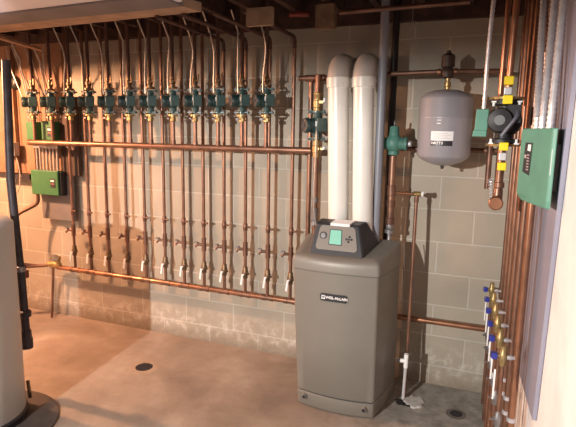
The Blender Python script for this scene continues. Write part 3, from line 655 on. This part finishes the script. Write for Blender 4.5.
# junction box on the circulator and its conduit
jc = at(482.5, 123, -.93)
t = thing('junction_box', 'small green junction box between the expansion tank and black circulator', 'junction box', (jc.x, jc.y, jc.z - .06))
MB().prism([(jc.x - .03, jc.y, jc.z - .052), (jc.x + .020, jc.y, jc.z - .052), (jc.x + .022, jc.y, jc.z + .055), (jc.x - .026, jc.y, jc.z + .055)], (0, -.035, 0)).build('body', BGREEN, t, .003)
MB().prism([(jc.x - .036, jc.y - .002, jc.z - .056), (jc.x + .019, jc.y - .002, jc.z - .056), (jc.x + .019, jc.y - .002, jc.z - .03), (jc.x - .033, jc.y - .002, jc.z - .03)], (0, -.04, 0)).build('lower_cover', BGREEN, t, .003)
MB().tube([(jc.x + .018, jc.y + .0, jc.z), (jc.x + .062, jc.y - .0, jc.z)], .014, 12).build('connector', STEELD, t)
ca_, cb_ = at(484, 108, -.93), at(493.5, 4, -.93)
pts, rs = coil(curve3(ca_ + Vector((0, -.015, -.005)), ca_ + Vector((0, 0, .1)), cb_ - Vector((.01, 0, .12)), cb_ + Vector((.006, 0, .12)), 10), .0095)
o = MB().tube(pts, rs, 12).build('flexible_conduit', STEEL); tag(o, 'single flexible metal conduit rising from the small green junction box', 'conduit')
# coiled wire beside the dropped pipe
pp = []
for k in range(60):
    a = k * .9; z_ = 1.395 - k * .0018; pp.append((.02 + .010 * math.cos(a) + k * .0003, -.6 + .010 * math.sin(a), z_))
o = MB().tube(pp, .002, 5).build('coiled_wire', STEEL); tag(o, 'small coil of bright wire hanging beside the capped copper elbow', 'wire')

# copper line under the joists
zc_ = at(385, 9, -.45)
o = MB().tube([at(340, 12.5, -.45), at(470, 1.5, -.45)], .013, 12).build('ceiling_copper_pipe', COPD); tag(o, 'reddish copper pipe running under the joists above the grey pipe', 'pipe')
o = MB().tube([at(290, 14.5, -.2), at(309, 14, -.2)], .016, 12).build('red_pipe_stub', RED); tag(o, 'short dull red pipe stub under the joists left of the wood blocking', 'pipe')
hk = at(413, 10, -.3)
o = MB().tube([hk + Vector((0, 0, .08)), hk - Vector((0, 0, .05)), hk + Vector((-.02, 0, -.09))], .002, 6).tube([hk - Vector((0, 0, .05)), hk + Vector((.025, 0, -.085))], .002, 6).build('wire_hook', STEELD); tag(o, 'thin forked wire hanging from the joists above the green separator', 'wire')

# ------------------------------------------------------------------ left hand electrical boards
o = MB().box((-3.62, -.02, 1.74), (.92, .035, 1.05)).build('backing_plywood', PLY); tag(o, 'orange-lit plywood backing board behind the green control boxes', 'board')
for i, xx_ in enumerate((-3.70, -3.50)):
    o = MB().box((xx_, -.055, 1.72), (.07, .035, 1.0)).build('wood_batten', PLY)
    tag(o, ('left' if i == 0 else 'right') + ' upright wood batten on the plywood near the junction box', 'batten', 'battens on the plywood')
o = MB().box((-3.70, -.05, 1.19), (.34, .06, .04)).build('dark_rail', IRON); tag(o, 'dark horizontal rail along the bottom of the plywood', 'rail')
o = MB().box((-3.262, -.05, 1.045), (.335, .025, .39)).build('dark_backing_board', DBOARD); tag(o, 'dark grey board hanging below the lower green control box', 'board')
o = MB().box((-3.10, -.05, 1.53), (.17, .03, .62)).build('narrow_shade_panel', mat('dark_brown_panel', (.07, .04, .03), .7, 0, .3, 8)); tag(o, 'dark brown upright panel standing in for shade right of the twin green boxes', 'board')  # dark panel put in for the shadow along the plywood's right edge
def zonebox(cx_, cz_, w_, h_, label, lx, ly, d_=.07, Y=-.07, side=False):
    t = thing('zone_control_box', label, 'control box', (cx_, Y, cz_ - h_ / 2), 'green control boxes at the far left')
    MB().box((cx_, Y - d_ / 2, cz_), (w_, d_, h_)).build('cover', GREEN, t, .006)
    if side: MB().box((cx_ + w_ / 2 + .008, Y - d_ / 2 + .01, cz_ - .004), (.02, d_ * .8, h_ * .96)).build('end_panel', BLACK, t, .003)
    if lx > 1: return t
    l_ = MB().box((cx_ + lx, Y - d_ - .0012, cz_ + ly), (.050, .002, .075)).build('indicator_label', LAB, t)
    MB().box((cx_ + lx - .004, Y - d_ - .003, cz_ + ly + .019), (.034, .001, .014)).build('logo_print', PAPER, l_)
    MB().box((cx_ + lx - .004, Y - d_ - .003, cz_ + ly - .006), (.034, .001, .009)).build('indicator_print', mat('print_red', (.3, .12, .1), .6), l_)
    return t
zonebox(-3.305, 1.160, .285, .198, 'lower wide green control box over the dark grey board', .092, .0, side=True)
zonebox(-3.415, 1.550, .105, .185, 'narrow upper green control box at the left of the pair', 2.0, 0)
zonebox(-3.245, 1.575, .12, .15, 'square upper green control box with black label', .03, -.01)
o = MB().box((-3.29, -.1, 1.452), (.26, .05, .035)).build('wire_gutter', STEELD); tag(o, 'short metal channel under the twin green boxes', 'channel')
for k in range(7):
    x = -3.40 + k * .036
    o = MB().tube([(x, -.11, 1.25), (x, -.11, 1.44)], .0085, 10).build('control_conduit', CABLE)
    tag(o, nth(k if k < 6 else 11, 'short pale conduit', 'above the lower green box') if k < 6 else 'rightmost short pale conduit above the lower green box', 'conduit', 'short conduits between the green boxes')
# loose wires from the boxes to the joists
rnd = random.Random(3)
starts = [(-3.44, 1.64), (-3.40, 1.64), (-3.375, 1.64), (-3.28, 1.65), (-3.25, 1.65), (-3.22, 1.65), (-3.20, 1.65), (-3.46, 1.60)]
for k, (sx, sz) in enumerate(starts):
    tx2 = sx - .12 + rnd.random() * .22 ; a = Vector((sx, -.11, sz)); d = Vector((tx2, -.16 - .02 * (k % 3), 2.22))
    o = MB().tube(curve3(a, a + Vector((rnd.uniform(-.06, .06), -.03, .25)), d - Vector((rnd.uniform(-.12, .12), 0, .2)), d, 14), .0045, 8).build('control_wire', CABLE if k % 2 else WIRE)
    tag(o, 'pale control wire looping from the twin green boxes up to the joists', 'wire', 'wires above the green boxes')
# junction box at far left, wires
p = at(16, 149, -.08)
t = thing('outlet_box', 'small grey outlet box on the plywood at the far left', 'outlet box', (p.x, -.08, p.z - .06))
MB().box((p.x, -.11, p.z), (.085, .05, .11)).build('box', mat('outlet_grey', (.38, .35, .33), .5), t, .004)
MB().box((p.x, -.137, p.z), (.07, .004, .09)).build('cover_plate', mat('outlet_plate', (.45, .42, .4), .5), t, .002)
o = MB().tube([(p.x + .01, -.1, p.z + .05), (p.x + .0, -.1, 2.1)], .004, 8).build('yellow_wire', mat('wire_yellow', (.6, .42, .2), .5)); tag(o, 'thin straight yellowish wire rising from the small grey outlet box', 'wire')
o = MB().tube(curve3((p.x + .015, -.1, p.z - .05), (p.x + .09, -.1, p.z - .25), (p.x + .06, -.12, p.z - .42), (p.x - .1, -.12, p.z - .42), 14), .0045, 8).build('hanging_wire', WIRE); tag(o, 'dark wire loop drooping below the small grey outlet box', 'wire')
p = at(9, 82, -.1)
o = MB().lathe((p.x, -.04, p.z), (0, -1, 0), [(0, .055), (.03, .055), (.04, .045), (.045, .03)], 20).build('round_gauge', BLACK); tag(o, 'round black fitting on the plywood above the outlet box', 'gauge')
# thick bent copper pipe below the lower box
o = MB().tube(bend([(-3.395, -.13, 1.06), (-3.395, -.13, .985), (-3.53, -.22, .90), at(-2, 243, -.4)], .05), .0155, 12).build('bent_copper_pipe', COPD)
tag(o, 'copper pipe bending down and left under the lower green box', 'pipe')
o = MB().tube([(-3.335, -.05, 1.08), (-3.335, -.05, .90)], .011, 10).build('copper_stub', COPD); tag(o, 'short copper stub beside the dark grey board', 'pipe')
# feed line at left end of return header
t = thing('feed_valve', 'brass valve at the left end of the low copper header', 'valve', (-3.27, -.12, .47))
MB().lathe((-3.36, -.1, .475), (1, 0, 0), [(0, .016), (.004, .022), (.03, .022), (.035, .028), (.07, .030), (.1, .024), (.12, .022), (.135, .017)], 14).lathe((-3.25, -.1, .48), (0, 0, 1), [(0, .022), (.03, .02), (.05, .028), (.07, .02)], 12).build('body', BRASS, t)
MB().lathe((-3.245, -.13, .54), (.5, -.8, .3), [(0, .012), (.02, .03), (.028, .03), (.03, .01)], 12).build('handwheel', BRASSD, t)
q1, q2 = at(-6, 261, -.35), at(44, 266, -.12)
o = MB().tube([q2, q1], .010, 10).build('upper_feed_pipe', COPD); tag(o, 'thin upper copper feed pipe running left from the brass valve', 'pipe')
q1, q2 = at(-6, 268, -.35), at(44, 271, -.12)
o = MB().tube([(-3.36, -.1, .46), q1 + Vector((0, 0, -.01))], .013, 10).build('lower_feed_pipe', COP); tag(o, 'lower copper feed pipe running left from the brass valve', 'pipe')
o = MB().tube([(-3.305, -.1, .45), (-3.355, -.1, 0)], .010, 10).build('drop_pipe', COP); tag(o, 'slim copper pipe dropping from the brass valve to the floor', 'pipe')

# water heater
hx, hy, hr = -2.505, -1.44, .25
t = thing('water_heater', 'pale grey cylindrical water heater cut off by the left picture edge', 'water heater', (hx, hy, 0))
MB().lathe((hx, hy, 0), (0, 0, 1), [(.05, hr - .004), (.055, hr), (1.10, hr), (1.12, hr - .02), (1.135, hr - .1), (1.14, .02)], 56).build('jacket', HEAT, t)
MB().lathe((hx, hy, 0), (0, 0, 1), [(.0, hr + .008), (.045, hr + .010), (.052, hr - .002)], 56).build('base_ring', BLACK, t)
MB().tube([(hx + hr * .55, hy + .23, .16), (hx + hr * .62, hy + .225, .06)], .01, 8).build('drain_cock', BRASSD, t)
o = MB().lathe((-2.42, -1.45, 0), (0, 0, 1), [(0, .365), (.010, .365), (.012, .35)], 44).build('floor_pad', mat('pad_dark', (.07, .055, .05), .7, 0, .3, 12)); tag(o, 'dark round pad on the floor under the water heater', 'pad')
t = thing('relief_valve_pipe', 'dark iron pipe running down beside the water heater with elbow', 'pipe', (-2.5, -1.1, .34))
MB().tube([at(6, 60, -1.1), at(10.5, 180, -1.1), at(16.5, 235, -1.1), at(22, 285, -1.1), at(26, 332, -1.1)], .0235, 14).build('pipe', IRON, t)
u_ = at(20.5, 268, -1.1); MB().lathe(u_ + Vector((0, 0, -.02)), (.05, 0, 1), [(0, .024), (.004, .029), (.03, .029), (.034, .024)], 14).build('clamp_ring', STEELD, t)
u_ = at(25, 312, -1.1); MB().lathe(u_ + Vector((0, 0, -.03)), (.05, 0, 1), [(0, .025), (.006, .034), (.035, .034), (.042, .025)], 14).build('union', IRON, t)
e1, e2 = at(27, 343, -1.1), Vector((-2.515, -1.185, .335))
MB().tube([at(26, 330, -1.1), e1], [.029, .031], 12).tube([e1, e2], .026, 12).tube([e1 + Vector((.0, .0, .03)), e1 - Vector((0, 0, .03))], .034, 12).build('elbow', IRON, t)
rv = MB().tube([at(14, 266, -1.12), at(26, 268, -1.08)], .016, 10).box(at(25, 274, -1.07), (.03, .03, .045)).build('gas_cock', mat('rust_red', (.2, .05, .03), .6, .3, .4, 30), t)

# ------------------------------------------------------------------ lamps (room lamp and warm bulb out of view, plus added shades and a ceiling spot)
def lamp(name, kind, loc, energy, color, size=.05):
    L = bpy.data.lights.new(name, kind); L.energy = energy; L.color = color
    if kind == 'AREA': L.size = size
    elif kind != 'SUN': L.shadow_soft_size = size
    o = bpy.data.objects.new(name, L); col.objects.link(o); o.location = loc; return o
def shaded(name, label, x, y, z, rad):  # unseen shade and stem, added to cut off a lamp's upward light
    t = thing(name, label, 'lamp shade', (x, y, z + .03))
    MB()._add([(x + r_ * math.cos(2 * PI * k / 32), y + r_ * math.sin(2 * PI * k / 32), z + h_) for h_, r_ in ((0, rad), (.06, rad * .8), (.11, .03), (.13, .02)) for k in range(32)],
              [(i_ * 32 + k, i_ * 32 + (k + 1) % 32, (i_ + 1) * 32 + (k + 1) % 32, (i_ + 1) * 32 + k) for i_ in range(3) for k in range(32)], True).build('shade', STEELD, t)
    MB().tube([(x, y, z + .1), (x, y, 2.58)], .008, 8).build('stem', STEELD, t)
shaded('unseen_lamp_shade', 'unseen flat metal shade added over the room lamp behind the camera', -1.9, -4.7, 1.905, .42)
rl = lamp('room_lamp', 'SPOT', (-1.9, -4.7, 1.909), 840, (1.0, .945, .88), .028); rl.data.spot_size = math.radians(74); rl.data.spot_blend = .45
rl.rotation_euler = Vector((.34, 1, -.42)).to_track_quat('-Z', 'Y').to_euler()
shaded('unseen_lamp_shade', 'unseen flat metal shade added over the warm bulb at the left', -3.85, -1.1, 2.03, .36)
lamp('warm_bulb', 'POINT', (-3.85, -1.1, 2.035), 300, (1.0, .48, .245), .03)
a = lamp('ceiling_fill_spot', 'SPOT', (-2.9, -2.2, .9), 170, (1, .93, .95), .1); a.data.spot_size = math.radians(62); a.data.spot_blend = .3; a.rotation_euler = (PI - .22, 0, 0)  # unseen upward spot, added to brighten the plaster ceiling
wd = bpy.data.worlds.new('world'); scene.world = wd; wd.use_nodes = True
wd.node_tree.nodes['Background'].inputs[0].default_value = (.9, .88, .95, 1); wd.node_tree.nodes['Background'].inputs[1].default_value = .07
scene.view_settings.view_transform = 'Standard'; scene.view_settings.look = 'None'; scene.view_settings.exposure = 0.0
for o in bpy.data.objects:
    if '_o' in o: del o['_o']
